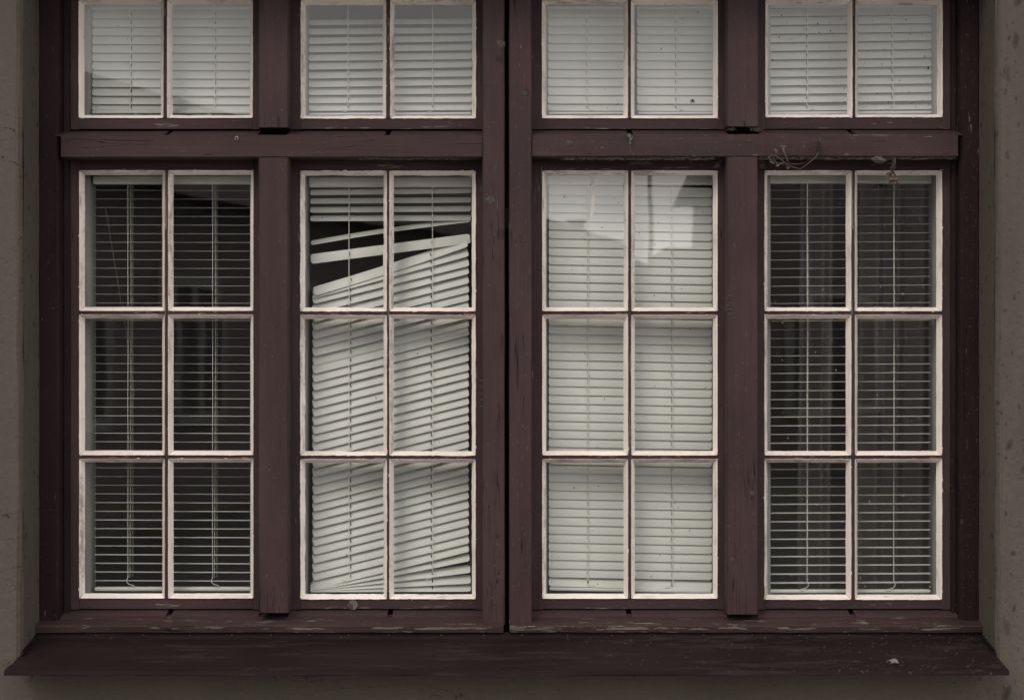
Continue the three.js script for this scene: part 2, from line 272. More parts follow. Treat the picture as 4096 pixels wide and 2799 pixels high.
function glaze(sash, x0, x1, y0, y1, seed, lump) {        // opening in metres (y0 bottom)
  const o = [V(x0, y0, 0), V(x1, y0, 0), V(x1, y1, 0), V(x0, y1, 0)], w = PW, i = [V(x0 + w, y0 + w, 0), V(x1 - w, y0 + w, 0), V(x1 - w, y1 - w, 0), V(x0 + w, y1 - w, 0)];
  const ns = [V(0, 1, 0), V(-1, 0, 0), V(0, -1, 0), V(1, 0, 0)];
  for (let k = 0; k < 4; k++) { const dirty = k >= 2; mesh('putty_strip', puttyStrip(o[k], o[(k + 1) % 4], i[k], i[(k + 1) % 4], ns[k], lump, seed * 10 + k), (dirty ? M.puttyDirty : M.putty)[Math.floor(4 * hash(seed, k, 77))], sash); }
  const g = new THREE.PlaneGeometry(x1 - x0 - 0.001, y1 - y0 - 0.001), pane = mesh('pane', g, M.glass, sash);
  pane.position.set((x0 + x1) / 2, (y0 + y1) / 2, 0); pane.rotation.set((hash(seed, 5, 5) - 0.5) * 0.006, (hash(seed, 6, 6) - 0.5) * 0.006, 0);
  return pane;
}
bays.forEach((b, bi) => {
  const win = WINS[b.w], st = (k) => stileTex[bi === 3 ? 3 : (bi + k) % 3], rl = (k) => railTex[bi === 3 ? 3 : (bi + k) % 3];
  for (const upper of [true, false]) {
    const cols = upper ? b.up : b.lo, rws = upper ? [[0, b.upB]] : rows.map(([a, c], k) => [a + b.dy[0], c + (k === 2 ? b.dy[1] : b.dy[0])]);
    const sash = part(upper ? 'upper_sash' : 'lower_sash', win);
    const yTop = upper ? PY(-40, SZ) : PY(629, SZ), yBot = upper ? PY(517, SZ) : PY(2437, SZ), ox0 = PX(b.x0, SZ), ox1 = PX(b.x1, SZ);
    const gx = cols.map((c) => c.map((p) => PX(p, SZ))), gy = rws.map((r) => r.map((p) => PY(p, SZ)));
    mesh('stile', timber({ axis: 'y', lo: yBot, hi: yTop, c0: ox0, c1: gx[0][0], z0: -0.022, z1: SZ, ch: 0.001, seed: bi * 9 + 1 }), st(0), sash);
    mesh('stile', timber({ axis: 'y', lo: yBot, hi: yTop, c0: gx[1][1], c1: ox1, z0: -0.022, z1: SZ, ch: 0.001, seed: bi * 9 + 2 }), st(1), sash);
    const rz = SZ - 0.0007;
    mesh('rail', timber({ axis: 'x', lo: gx[0][0] + 0.0003, hi: gx[1][1] - 0.0003, c0: gy[0][0], c1: yTop - 0.0005, z0: -0.022, z1: rz, ch: 0.001, seed: bi * 9 + 3 }), rl(0), sash);
    mesh('rail', timber({ axis: 'x', lo: gx[0][0] + 0.0003, hi: gx[1][1] - 0.0003, c0: yBot + 0.0004, c1: gy[gy.length - 1][1], z0: -0.022, z1: rz, ch: 0.001, seed: bi * 9 + 4 }), rl(1), sash);
    mesh('glazing_bar', timber({ axis: 'y', lo: gy[gy.length - 1][1], hi: gy[0][0], c0: gx[0][1], c1: gx[1][0], z0: -0.018, z1: SZ + 0.0004, ch: 0.0012, wob: 0.0004, seed: bi * 9 + 5 }), barTex[bi % 3], sash);
    for (let k = 0; k + 1 < gy.length; k++) for (let c = 0; c < 2; c++) mesh('glazing_bar', timber({ axis: 'x', lo: gx[c][0], hi: gx[c][1], c0: gy[k + 1][0], c1: gy[k][1], z0: -0.018, z1: SZ - 0.0006, ch: 0.0012, wob: 0.0005, seed: bi * 9 + 6 + k }), barTex[(bi + k + c + 1) % 3], sash);
    { // ragged flakes of the pale paint where it ran over onto the maroon
      const R = rng(700 + bi * 2 + (upper ? 1 : 0)), gs = [], n = [16, 34, 14, 24][bi];
      gy.forEach((r) => gx.forEach((c) => { for (let k = 0; k < n / 2; k++) { const side = Math.floor(R() * 4), t = R() < 0.35 ? (R() < 0.5 ? 0.06 : 0.94) * R() : R(), o = 0.0004 + 0.0022 * R() * R(), l = 0.001 + 0.006 * R() * R(), w = 0.0004 + 0.0009 * R(), g = new THREE.IcosahedronGeometry(1, 0); if (side < 2) { g.scale(l, w, 0.0003); g.rotateZ((R() - 0.5) * 0.3); g.translate(lerp(c[0], c[1], t), side ? r[0] + o : r[1] - o, SZ + 0.0004); } else { g.scale(w, l, 0.0003); g.rotateZ((R() - 0.5) * 0.3); g.translate(side === 2 ? c[0] - o : c[1] + o, lerp(r[1], r[0], t), SZ + 0.0004); } gs.push(g); } }));
      const f = mesh('paint_flakes', mergeGeometries(gs), M.putty[3], sash); f.userData.kind = 'stuff';
    }
    gy.forEach((r, k) => gx.forEach((c, q) => { const seed = bi * 20 + (upper ? 0 : 2 + k * 2) + q; glaze(sash, c[0], c[1], r[1], r[0], seed, b.lump * (bi === 1 && !upper && q === 0 ? 1.35 : 1)); }));
  }
});

// fixed frame
function frameTimber(win, name, o, tex) { return mesh(name, timber(o), wood(o.hi - o.lo, o.c1 - o.c0, tex), win); }
{
  const yT = PY(-130, 0.045), yB = PY(2490, 0.045);
  // jambs: an outer board and a set-back rebate
  frameTimber(winL, 'jamb', { axis: 'y', lo: yB, hi: yT, c0: XL - 0.002, c1: PX(232, 0.045), z0: BACK, z1: 0.045, ch: 0.004, wob: 0.0006, seed: 41 }, { seed: 401, base: OXBLOOD, bare: 0.77, dots: 0.2, streaks: 0.03, cracks: 0.05 });
  frameTimber(winL, 'jamb_rebate', { axis: 'y', lo: yB, hi: yT, c0: PX(232, 0.045) + 0.0002, c1: PX(275, 0.02), z0: BACK, z1: 0.02, seed: 42 }, { seed: 402, base: OXBLOOD.map((x) => x * 1.05), dots: 0.3 });
  frameTimber(winR, 'jamb', { axis: 'y', lo: yB, hi: yT, c0: PX(3845, 0.045), c1: XR + 0.002, z0: BACK, z1: 0.045, ch: 0.004, wob: 0.0006, seed: 43 }, { seed: 403, base: OXBLOOD, bare: 0.73, bareEdge: 0.02, dots: 0.5, streaks: 0.12, cracks: 0.05 });
  frameTimber(winR, 'jamb_rebate', { axis: 'y', lo: yB, hi: yT, c0: PX(3808, 0.02), c1: PX(3845, 0.045) - 0.0002, z0: BACK, z1: 0.02, seed: 44 }, { seed: 404, base: OXBLOOD.map((x) => x * 1.1), dots: 0.6, bare: 0.76 });
  // transoms
  frameTimber(winL, 'transom', { axis: 'x', lo: PX(242, FZ), hi: PX(1929, FZ), c0: PY(629, FZ), c1: PY(539, FZ), z0: BACK, z1: FZ, ch: 0.002, wob: 0.0004, seed: 45 }, { seed: 405, bare: 0.76, bareEdge: 0.02, dots: 0.15, streaks: 0.03, cracks: 0.13 });
  frameTimber(winR, 'transom', { axis: 'x', lo: PX(2128, FZ), hi: PX(3834, FZ), c0: PY(626, FZ), c1: PY(536, FZ), z0: BACK, z1: FZ, ch: 0.002, wob: 0.0005, seed: 46 }, { seed: 406, bare: 0.72, bareEdge: 0.05, dots: 0.6, streaks: 0.04, cracks: 0.11 });
  // mullions between the bays
  const mull = (win, a, b, lo, hi, seed, tex) => frameTimber(win, 'mullion', { axis: 'y', lo, hi, c0: PX(a, FZ), c1: PX(b, FZ), z0: BACK, z1: FZ, ch: 0.003, wob: 0.0004, seed }, tex);
  mull(winL, 1032, 1153, PY(509, FZ), PY(-130, FZ), 47, { seed: 407, dots: 0.3, endCrack: 0.05, bare: 0.78 });
  mull(winL, 1032, 1153, PY(2451, FZ), PY(629, FZ) - 0.0004, 48, { seed: 408, dots: 0.3, endCrack: 0.16, bare: 0.80, bareEnd: 0.06, res: 0.0006 });
  mull(winR, 2908, 3036, PY(505, FZ), PY(-130, FZ), 49, { seed: 409, dots: 0.4, endCrack: 0.04 });
  mull(winR, 2908, 3034, PY(2457, FZ), PY(626, FZ) - 0.0004, 50, { seed: 410, dots: 0.4, streaks: 0.05, endCrack: 0.14, bare: 0.76, bareEnd: 0.05, res: 0.0006 });
  // the two centre posts either side of the slit
  const PZ = 0.056;
  frameTimber(winL, 'centre_post', { axis: 'y', lo: PY(2501, PZ), hi: PY(-130, PZ), c0: PX(1929.5, PZ), c1: PX(2019, PZ), z0: BACK, z1: PZ, ch: 0.0025, wob: 0.0005, seed: 51 }, { seed: 411, dots: 0.2, cracks: 0.13, endCrack: 0.14, bare: 0.77, bareEnd: 0.12, knots: [[0.595, 0.82, 0.014, 1], [0.86, 0.72, 0.01, 1], [0.135, 0.63, 0.006, 1]] });
  frameTimber(winR, 'centre_post', { axis: 'y', lo: PY(2500, PZ), hi: PY(-130, PZ), c0: PX(2036, PZ), c1: PX(2127.5, PZ), z0: BACK, z1: PZ, ch: 0.0025, wob: 0.0005, seed: 52 }, { seed: 412, dots: 0.2, streaks: 0.2, cracks: 0.10, bare: 0.76, bareEnd: 0.14, bareEdge: 0.02, knots: [[0.81, 0.68, 0.009, 1.2]] });
  mesh('slit_backing', box(PX(2019, 0) - 0.003, PX(2036, 0) + 0.003, PY(2520, 0), PY(-130, 0), -0.12, -0.05), mat({ color: lin(...OXBLOOD) }), winL);
  const hinge = part('hinge', winR);
  mesh('hinge_leaf', new RoundedBoxGeometry(PX(2034, 0.03) - PX(2022, 0.03), 0.05, 0.03, 2, 0.002).translate(PX(2028, 0.03), PY(876, 0.03), 0.02), M.iron, hinge);
  mesh('hinge_pin', new THREE.CylinderGeometry(0.0028, 0.0028, 0.047, 10).translate(PX(2027, 0.03), PY(876, 0.03), 0.036), M.iron, hinge);
  // heads above the picture edge
  frameTimber(winL, 'head', { axis: 'x', lo: XL - 0.002, hi: PX(2019, 0.05), c0: PY(-40, FZ), c1: HEADY + 0.002, z0: BACK, z1: 0.043, seed: 53 }, { seed: 414 });
  frameTimber(winR, 'head', { axis: 'x', lo: PX(2036, 0.05), hi: XR + 0.002, c0: PY(-40, FZ), c1: HEADY + 0.002, z0: BACK, z1: 0.043, seed: 54 }, { seed: 415 });
  // sloping weather boards on the transoms and at the foot, each with a drain slot
  const slope = (win, name, x0, x1, pts, seed, tex) => { const prof = [...pts, [pts[pts.length - 1][0], -0.02], [pts[0][0], -0.02]]; return mesh(name, sweep({ axis: 'x', a0: x0, a1: x1, n: Math.max(4, Math.round((x1 - x0) / 0.03)), prof, wob: 0.0004, seed, uL: 0.27, uW: 0.06, u0: hash(seed, 1, 1) }), tex, win); };
  const wb = [[430, 0.2, 0.75], [434, 0.6, 0.75], [450, 0.2, 0.73], [454, 0.6, 0.725]].map(([seed, dots, bare]) => wood(0.27, 0.06, { seed, dots, bare, bareEdge: 0.02 }));
  const upPts = (dy) => [[PY(523 + dy, 0.006), 0.006], [PY(526 + dy, 0.014), 0.014], [PY(539 + dy, 0.047), 0.047], [PY(541 + dy, 0.047) - 0.002, 0.047]];
  const loPts = [[PY(2436, 0.004), 0.004], [PY(2441, 0.010), 0.010], [PY(2464, 0.031), 0.031], [PY(2470, 0.031), 0.031]];
  const runs = [[232, 661, 682, 1034, 0], [1151, 1540, 1562, 1930, 0], [2127, 2509, 2531, 2909, -2], [3033, 3396, 3417, 3840, -4]], runsLo = [[232, 661, 683], [0, 1548, 1569], [0, 2507, 2529], [0, 3403, 3424]];
  runs.forEach(([a, s0, s1, e, dy], k) => {
    const win = WINS[k < 2 ? 0 : 1], t = wb[k > 1 ? 1 : 0], u = runsLo[k];
    slope(win, 'weather_board', PX(a, 0.03), PX(s0, 0.03), upPts(dy), 60 + k, t); slope(win, 'weather_board', PX(s1, 0.03), PX(e, 0.03), upPts(dy), 64 + k, t);
    const tl = wb[k > 1 ? 3 : 2];
    slope(win, 'weather_board', PX(a, 0.03), PX(u[1], 0.03), loPts, 68 + k, tl); slope(win, 'weather_board', PX(u[2], 0.03), PX(e, 0.03), loPts, 72 + k, tl);
  });
  // the bottom rails of the frames: weathered, paint lifting off the nosing
  const nose = [[PY(2462, 0.022), 0.022], [PY(2495, 0.060), 0.060], [PY(2502, 0.066), 0.066], [PY(2506, 0.067), 0.067], [PY(2529, 0.066), 0.066], [PY(2531, 0.060), 0.060], [PY(2531, 0.06), -0.1], [PY(2462, 0.022), -0.1]];
  const bottom = (win, x0, x1, seed, at) => mesh('bottom_rail', sweep({ axis: 'x', a0: x0, a1: x1, n: 60, prof: nose, wob: 0.0007, seed, uL: x1 - x0, uW: 0.085 }), wood(x1 - x0, 0.085, { seed: 470 + seed, bare: 0.632, dots: 0.25, streaks: 0.1, cracks: 0.10, bareAt: at, bump: 0.0025, base: [0.045, 0.027, 0.029] }), win);
  const band = (v) => Math.max(smooth(0.07, 0.0, Math.abs(v - 0.62)), smooth(0.06, 0, Math.abs(v - 0.92)));
  bottom(winL, XL - 0.002, PX(2014, 0.066), 81, (u, v) => 0.075 * band(v) - 0.03 * smooth(0.3, 0, u));
  bottom(winR, PX(2038.5, 0.066), XR + 0.002, 82, (u, v) => 0.10 * band(v) + 0.16 * smooth(0.09, 0, u) * smooth(0.5, 0.6, v) + 0.05 * smooth(0.6, 0.3, u) * smooth(0.55, 0.65, v));
  // painted inner linings beside the blinds
  for (const [w, px, side] of [[0, 372, -1], [0, 1010, 1], [0, 1233, -1], [0, 1893, 1], [1, 2188, -1], [1, 2856, 1], [1, 3072, -1], [1, 3726, 1]]) {
    const x = PX(px, -0.05); mesh('lining', box(Math.min(x, x + side * 0.014), Math.max(x, x + side * 0.014), PY(2430, -0.05), PY(-60, -0.05), -0.066, -0.0225), M.lining, WINS[w]);
  }
  for (const [w, a, b] of [[0, 275, 1036], [0, 1150, 1934], [1, 2122, 2916], [1, 3029, 3808]]) { mesh('lining', box(PX(a, 0), PX(b, 0), PY(2437, 0) - 0.004, PY(2400, 0), -0.0995, -0.0225), M.lining, WINS[w]); }
  // knots that break through the paint
  const knot = (win, px, py, r, z, seed) => { const g = new THREE.SphereGeometry(r, 14, 8, 0, Math.PI * 2, 0, Math.PI / 2); g.rotateX(Math.PI / 2); const p = g.attributes.position; for (let i = 0; i < p.count; i++) { const q = noise(p.getX(i) * 900, p.getY(i) * 900, seed); p.setXYZ(i, p.getX(i) * (0.9 + 0.3 * q), p.getY(i) * (0.9 + 0.3 * q), p.getZ(i) * 0.18 * (0.5 + q)); } g.computeVertexNormals(); g.translate(PX(px, z), PY(py, z), z - 0.0002); mesh('knot', g, M.knot, win); };
  M.knot = mat({ ...textures(64, 64, (i, j) => { const f = fbm(i / 7, j / 7, 201, 3); return [lerp(0.035, 0.16, f > 0.55 ? 0.6 : 0.1), lerp(0.025, 0.145, f > 0.55 ? 0.6 : 0.1), lerp(0.025, 0.13, f > 0.55 ? 0.6 : 0.1), f]; }), bumpScale: 0.002, roughness: 0.85 });
  knot(winL, 2004, 176, 0.0095, PZ, 1); knot(winL, 1961, 800, 0.0105, PZ, 2); knot(winR, 2100, 372, 0.0065, PZ, 3); knot(winR, 2278, 574, 0.0085, FZ, 4); knot(winL, 1978, 2261, 0.0032, PZ, 5); knot(winR, 3010, 1972, 0.006, FZ, 6); knot(winR, 2930, 2238, 0.005, FZ, 7);
  const plug = (win, px, py, r, z, m) => { const g = new THREE.CylinderGeometry(r, r, 0.004, 28); g.rotateX(Math.PI / 2); g.translate(PX(px, z), PY(py, z), z - 0.0014); mesh('wood_plug', g, m, win); };
  plug(winL, 1410, 2419, 0.012, SZ, wood(0.03, 0.03, { seed: 480, bare: 0.5, bareAt: () => 0.05 })); plug(winR, 2092, 950, 0.0092, PZ, wood(0.03, 0.03, { seed: 481, streaks: 3 }));
}

// ---------------------------------------------------------------- metal sill
{
  const sill = thing('window_sill', 'dark oxblood sheet metal sill sloping below the window, with nail heads', 'window sill', [0, 0, 0]);
  const top = [[2528, 0.0605], [2554, 0.0625], [2562, 0.07], [2620, 0.132], [2676, 0.196], [2683, 0.2015], [2700, 0.2025]].map(([y, z]) => [PY(y, z), z]);
  const under = top.slice().reverse().map(([y, z], i) => i === 0 ? [y - 0.0015, z - 0.004] : [y - 0.0035, z - 0.0035]);
  const ends = (y, z) => z > 0.142 ? [PX(15, 0.2), PX(4034, 0.2) + 0.002] : [XL + 0.0012, XR - 0.0012];
  mesh('sheet', sweep({ axis: 'x', a0: -1.12, a1: 1.1, n: 90, prof: [...top, ...under], wob: 0.0011, seed: 90, uL: 2.25, uW: 0.2, ends }), M.sheet, sill);
  for (const s of [-1, 1]) { // upturned ends against the plaster
    const x = s < 0 ? XL + 0.003 : XR - 0.003, pts = [[2540, 0.066], [2566, 0.075], [2620, 0.132], [2628, 0.138]].map(([y, z]) => V(x, PY(y, z), z)), up = [0.004, 0.011, 0.012, 0.004], pos = [], idx = [];
    pts.forEach((p, i) => { pos.push(x - 0.0012, p.y - 0.002, p.z, x - 0.0012, p.y + up[i], p.z, x + 0.0012, p.y + up[i], p.z, x + 0.0012, p.y - 0.002, p.z); });
    for (let i = 0; i + 1 < pts.length; i++) for (let k = 0; k < 4; k++) { const a = i * 4 + k, b = i * 4 + (k + 1) % 4; idx.push(a, b, a + 4, b, b + 4, a + 4); }
    const g = new THREE.BufferGeometry(); g.setAttribute('position', new THREE.Float32BufferAttribute(pos, 3)); g.setAttribute('uv', new THREE.Float32BufferAttribute(pos.flatMap((v, i) => i % 3 === 0 ? [pos[i + 2] * 3, pos[i + 1] * 3] : []), 2)); g.setIndex(idx); g.computeVertexNormals(); mesh('end_flange', g, M.sheet, sill);
  }
  const ng = new THREE.SphereGeometry(0.0032, 12, 6, 0, Math.PI * 2, 0, Math.PI / 2); ng.rotateX(Math.PI / 2); ng.scale(1, 1, 0.6);
  const nm = mat({ color: lin(0.034, 0.02, 0.022), roughness: 0.45 });
  for (const px of [382, 572, 759, 927, 1083, 1235, 1393, 1556, 1765, 1936, 2088, 2270, 2449, 2620, 2815, 3010, 3200, 3397, 3545, 3720]) { const n = mesh('nail', ng, nm, sill); n.position.set(PX(px, 0.0617), PY(2541 + 2 * hash(px, 1, 1), 0.0617), 0.0616); }
}

// ---------------------------------------------------------------- venetian blinds
const BZ = -0.038, SLATW = 0.025;
function slatGeometry(L, holes, bend = 0) {                // curved aluminium slat with rounded corners and cord holes; x along, z outwards
  const r = 0.0055, xs = [0, 0.12 * r, 0.4 * r, r]; const X = [];
  for (const x of xs) X.push(-L / 2 + x);
  for (const h of holes) X.push(h - 0.0013, h + 0.0013);
  if (bend) for (let k = 1; k < 10; k++) X.push(-L / 2 + L * k / 10);
  for (const x of xs.slice().reverse()) X.push(L / 2 - x);
  X.sort((a, b) => a - b);
  const V_ = [-1, -0.42, 0.02, 0.42, 1], pos = [], uv = [], idx = [], m = V_.length;
  X.forEach((x) => {
    const e = L / 2 - Math.abs(x), cut = e < r ? r - Math.sqrt(Math.max(0, r * r - (r - e) ** 2)) : 0, hw = SLATW / 2 - cut;
    V_.forEach((v) => { const z = v * hw; pos.push(x, 0.0012 * (1 - (z / (SLATW / 2)) ** 2) + bend * (1 - (2 * x / L) ** 2), z); uv.push(x / L + 0.5, v * 0.5 + 0.5); });
  });
  for (let i = 0; i + 1 < X.length; i++) {
    const hole = holes.some((h) => Math.abs((X[i] + X[i + 1]) / 2 - h) < 0.0005);
    for (let k = 0; k + 1 < m; k++) { if (hole && (k === 1 || k === 2)) continue; const a = i * m + k; idx.push(a, a + 1, a + m, a + 1, a + m + 1, a + m); }
  }
  const g = new THREE.BufferGeometry(); g.setAttribute('position', new THREE.Float32BufferAttribute(pos, 3)); g.setAttribute('uv', new THREE.Float32BufferAttribute(uv, 2)); g.setIndex(idx); g.computeVertexNormals(); return g;
}
// x0, x1: slat ends in photograph pixels. slats: [{ l, r, tilt (degrees, 0 flat, 90 shut), edge: 'low' (l, r give the low outer edge) or 'mid' }]
function blind(o) {
  const t = thing('venetian_blind', o.label, 'blind', [0, 0, BZ * (DEEP - 1)], 'venetian blinds behind the panes', 1), R = rng(o.seed * 991);
  const wx0 = PX(o.x0, BZ), wx1 = PX(o.x1, BZ), L = wx1 - wx0, cx = (wx0 + wx1) / 2, holes = o.cords.map((p) => PX(p, BZ) - cx), geo = slatGeometry(L, holes);
  if (o.head) { const y1 = PY(o.head[0], BZ), y0 = PY(o.head[1], BZ); const g = new RoundedBoxGeometry(L + 0.006, y1 - y0, 0.026, 3, 0.004); g.translate(cx, (y0 + y1) / 2, BZ); mesh('headrail', g, M.rail, t); }
  let front = 0;
  o.slats.forEach((s) => {
    const yl = PY(s.l, BZ), yr = PY(s.r, BZ), ang = Math.atan2(yr - yl, L), th = s.tilt * Math.PI / 180, drop = s.mid ? 0 : SLATW / 2 * Math.sin(th);
    const m = mesh('slat', s.bend ? slatGeometry(L, holes, s.bend) : geo, M.slat, t);
    m.rotation.order = 'ZYX'; m.rotation.set(th + (R() - 0.5) * (o.loose || 0.03), s.yaw || 0, ang + (R() - 0.5) * (o.loose ? o.loose * 0.12 : 0.002)); m.position.set(cx, (yl + yr) / 2 + drop * Math.cos(ang), BZ + (s.dz || 0));
    front = Math.max(front, SLATW / 2 * Math.cos(th));
  });
  if (o.bottom) { const [ya, yb, sl] = o.bottom, y1 = PY(ya, BZ), y0 = PY(yb, BZ), g = new RoundedBoxGeometry(L - 0.002, y1 - y0, 0.022, 3, 0.0035), m = mesh('bottom_rail', g, M.rail, t); m.position.set(cx, (y0 + y1) / 2, BZ + 0.002); m.rotation.z = Math.atan2(-(sl || 0) * 2.65 / UNIT, L); }
  const top = PY(o.head ? o.head[1] - 2 : o.cordTop, BZ), bot = PY(o.cordEnd, BZ);
  o.cords.forEach((p, k) => {
    const x = PX(p, BZ), zf = BZ + Math.max(0.0045, front) + 0.0012, n = 9, pts = [], back = [];
    for (let i = 0; i <= n; i++) { const y = lerp(top, bot, i / n); pts.push(V(x + 0.0006 * (R() - 0.5), y, zf + 0.0006 * (R() - 0.5))); back.push(V(x + (o.open ? 0.006 : 0.003), y, BZ - Math.max(0.005, front) - 0.0012)); }
    mesh('cord', tube(pts, o.open ? 0.0007 : 0.001, 30, 5), M.cord, t);
    if (o.open) { mesh('cord', tube(back, 0.0006, 20, 4), M.cord, t); mesh('cord', tube([V(x + 0.0035, top, BZ), V(x + 0.0045, lerp(top, bot, 0.3), BZ), V(x + 0.0035, lerp(top, bot, 0.7), BZ), V(x + 0.002, bot, BZ)], 0.0007, 24, 5), M.cord, t); }
    const d = o.tail?.[k] ?? 1; // slack end of the cord curling over the lowest slat
    mesh('cord_tail', tube([V(x, bot + 0.002, zf), V(x - 0.003 * d, bot - 0.006, zf + 0.002), V(x + 0.002 * d, bot - 0.013, zf + 0.003), V(x + 0.014 * d, bot - 0.017, zf + 0.003), V(x + 0.017 * d, bot - 0.020, zf + 0.002), V(x + 0.008 * d, bot - 0.021, zf)], 0.0008, 20, 5), M.cord, t);
  });
  return t;
}
const series = (n, f) => Array.from({ length: n }, (_, k) => f(k));
// upper row
blind({ seed: 1, label: 'closed white venetian blind in the upper far left bay', x0: 368, x1: 1010, head: [12, 38], cords: [524, 861], cordEnd: 425, tail: [1, -1], bottom: [443, 458, 0], slats: series(11, (k) => ({ l: 74.3 + 34.35 * k, r: 75 + 34.4 * k, tilt: 70 - (k > 8 ? 4 : 0) })).concat([{ l: 442, r: 443, tilt: 50 }]) });
blind({ seed: 2, label: 'half open white venetian blind in the upper bay left of the slit', x0: 1235, x1: 1888, head: [-30, -6], cords: [1393, 1731], cordEnd: 425, tail: [-1, -1], bottom: [452, 464, -3], slats: series(11, (k) => ({ l: [103, 140.6, 177.5, 211.6, 246, 280, 316, 350, 382, 415, 445][k], r: [97, 134, 167, 202.6, 238, 271, 307, 341, 375, 409, 441][k], tilt: [40, 44, 47, 49, 51, 52, 50, 52, 51, 53, 54][k] })) });
blind({ seed: 3, label: 'closed narrow white venetian blind in the upper pane just right of the slit', x0: 2192, x1: 2522, head: [10, 36], cords: [2348], cordEnd: 408, bottom: [449, 461, 0], slats: series(11, (k) => ({ l: 69.6 + 34.5 * k, r: 70.4 + 34.5 * k, tilt: 75.5 })).concat([{ l: 444, r: 445, tilt: 55 }]) });
blind({ seed: 4, label: 'closed narrow white venetian blind behind the spider in the upper row', x0: 2549, x1: 2864, head: [10, 36], cords: [2704], cordEnd: 408, bottom: [449, 461, 0], slats: series(11, (k) => ({ l: 70 + 34.5 * k, r: 71 + 34.5 * k, tilt: 75.5 })).concat([{ l: 445, r: 446, tilt: 55 }]) });
blind({ seed: 5, label: 'slightly slanted white venetian blind in the upper far right bay', x0: 3066, x1: 3727, head: [4, 30], cords: [3228, 3569], cordEnd: 405, tail: [1, -1], bottom: [447, 460, -4], slats: series(11, (k) => ({ l: 67.7 + 34.5 * k, r: 59 + 34.45 * k, tilt: 57 })).concat([{ l: 445, r: 438, tilt: 40 }]) });
// lower row
const b1 = blind({ seed: 6, open: true, label: 'open white venetian blind with edge-on slats in the lower far left bay', x0: 378, x1: 1008, head: [703, 738], cords: [515, 853], cordEnd: 2310, tail: [1, 1], bottom: [2346, 2362, 0], slats: series(46, (k) => ({ l: 761 + 34.68 * k, r: 763 + 34.68 * k, tilt: -1.2 + 1.2 * noise(k * 0.4, 1, 5), mid: true })) });
{
  const sl = [[782.8, 773, 36], [816, 811, 36], [851, 846.6, 37], [886, 882.5, 38], [982, 890, 33], [1055, 974, 72], [1188, 983, 66], [1196, 1022, 62], [1219, 1060.5, 64], [1255, 1092, 58], [1290, 1131, 60]].map(([l, r, tilt]) => ({ l, r, tilt }));
  sl[4].bend = 0.004; sl[6].bend = -0.006; sl[6].dz = 0.006; sl[7].dz = 0.001; sl[5].dz = 0.003;
  for (let k = 0; k <= 30; k++) { const l = 1324.6 + 34.47 * k + [0, 1, -1, 0, 3, 1, 0, -1][k % 8] * 0.6; sl.push({ l, r: l - 159.5 + (k > 27 ? (k - 27) * 1.5 : 0) + 3 * (noise(k * 0.9, 3, 8) - 0.5), tilt: k === 4 ? 70 : 64 + 4 * (noise(k * 0.7, 1, 8) - 0.5), dz: k === 4 ? -0.004 : 0, bend: k % 5 === 3 ? -0.0015 : 0 }); }
  sl.push({ l: 2361, r: 2241, tilt: 44, bend: -0.002 }, { l: 2362.5, r: 2287, tilt: 46, bend: -0.002 }, { l: 2364, r: 2332, tilt: 50 }, { l: 2366, r: 2364, tilt: 44 });
  blind({ seed: 7, loose: 0.06, label: 'broken white venetian blind with sagging slanted slats and gaps near its top', x0: 1241, x1: 1883, head: [708, 749], cords: [1397, 1730], cordEnd: 2285, tail: [-1, -1], slats: sl });
}
blind({ seed: 8, label: 'fully closed white venetian blind in the lower bay just right of the slit', x0: 2195, x1: 2848, head: [700, 740], cords: [2352, 2688], cordEnd: 2315, tail: [1, -1], bottom: [2352, 2366, 12], slats: series(45, (k) => ({ l: 779.5 + 34.72 * k, r: 790.5 + 34.75 * k, tilt: 75.5 })).concat([{ l: 2343, r: 2360, tilt: 60 }]) });
blind({ seed: 9, open: true, label: 'open white venetian blind with thin level slats in the lower far right bay', x0: 3066, x1: 3722, head: [700, 735], cords: [3226, 3572], cordEnd: 2325, tail: [-1, -1], bottom: [2356, 2370, 0], slats: series(46, (k) => ({ l: 762 + 34.85 * k, r: 757 + 34.9 * k, tilt: 0.8 + 1.2 * noise(k * 0.4, 2, 5), mid: true })) });
// a wand hanging askew inside the far left blind
mesh('tilt_wand', tube([P(428, 830, -0.075), P(470, 1080, -0.078), P(515, 1350, -0.08), P(545, 1585, -0.082)], 0.0022, 16, 6), mat({ color: lin(0.09, 0.085, 0.085), roughness: 0.5 }), b1);

// grey curtains in the room, dimly seen through the far right blind
{
  const curtain = (p0, p1, label) => {
    const x0 = PX(p0, -0.34), x1 = PX(p1, -0.34), g = new THREE.PlaneGeometry(x1 - x0, 1.5, 40, 6), p = g.attributes.position;
    for (let i = 0; i < p.count; i++) { const x = p.getX(i); p.setZ(i, 0.018 * Math.sin(x * 95 + 0.6 * Math.sin(x * 31))); p.setX(i, x + 0.004 * Math.sin(p.getY(i) * 3)); }
    g.computeVertexNormals(); g.translate((x0 + x1) / 2, 1.72, -0.34);
    const t = thing('curtain', label, 'curtain', [0, 0, 0], 'curtains inside the room'); mesh('cloth', g, M.curtain, t);
    const rod = new THREE.CylinderGeometry(0.01, 0.01, x1 - x0 + 0.1, 10); rod.rotateZ(Math.PI / 2); rod.translate((x0 + x1) / 2, 2.47, -0.34); mesh('rod', rod, M.iron, t);
  };
  curtain(3190, 3335, 'narrow grey curtain behind the left panes of the far right bay');
  curtain(3440, 3690, 'wide grey curtain behind the right panes of the far right bay');
}

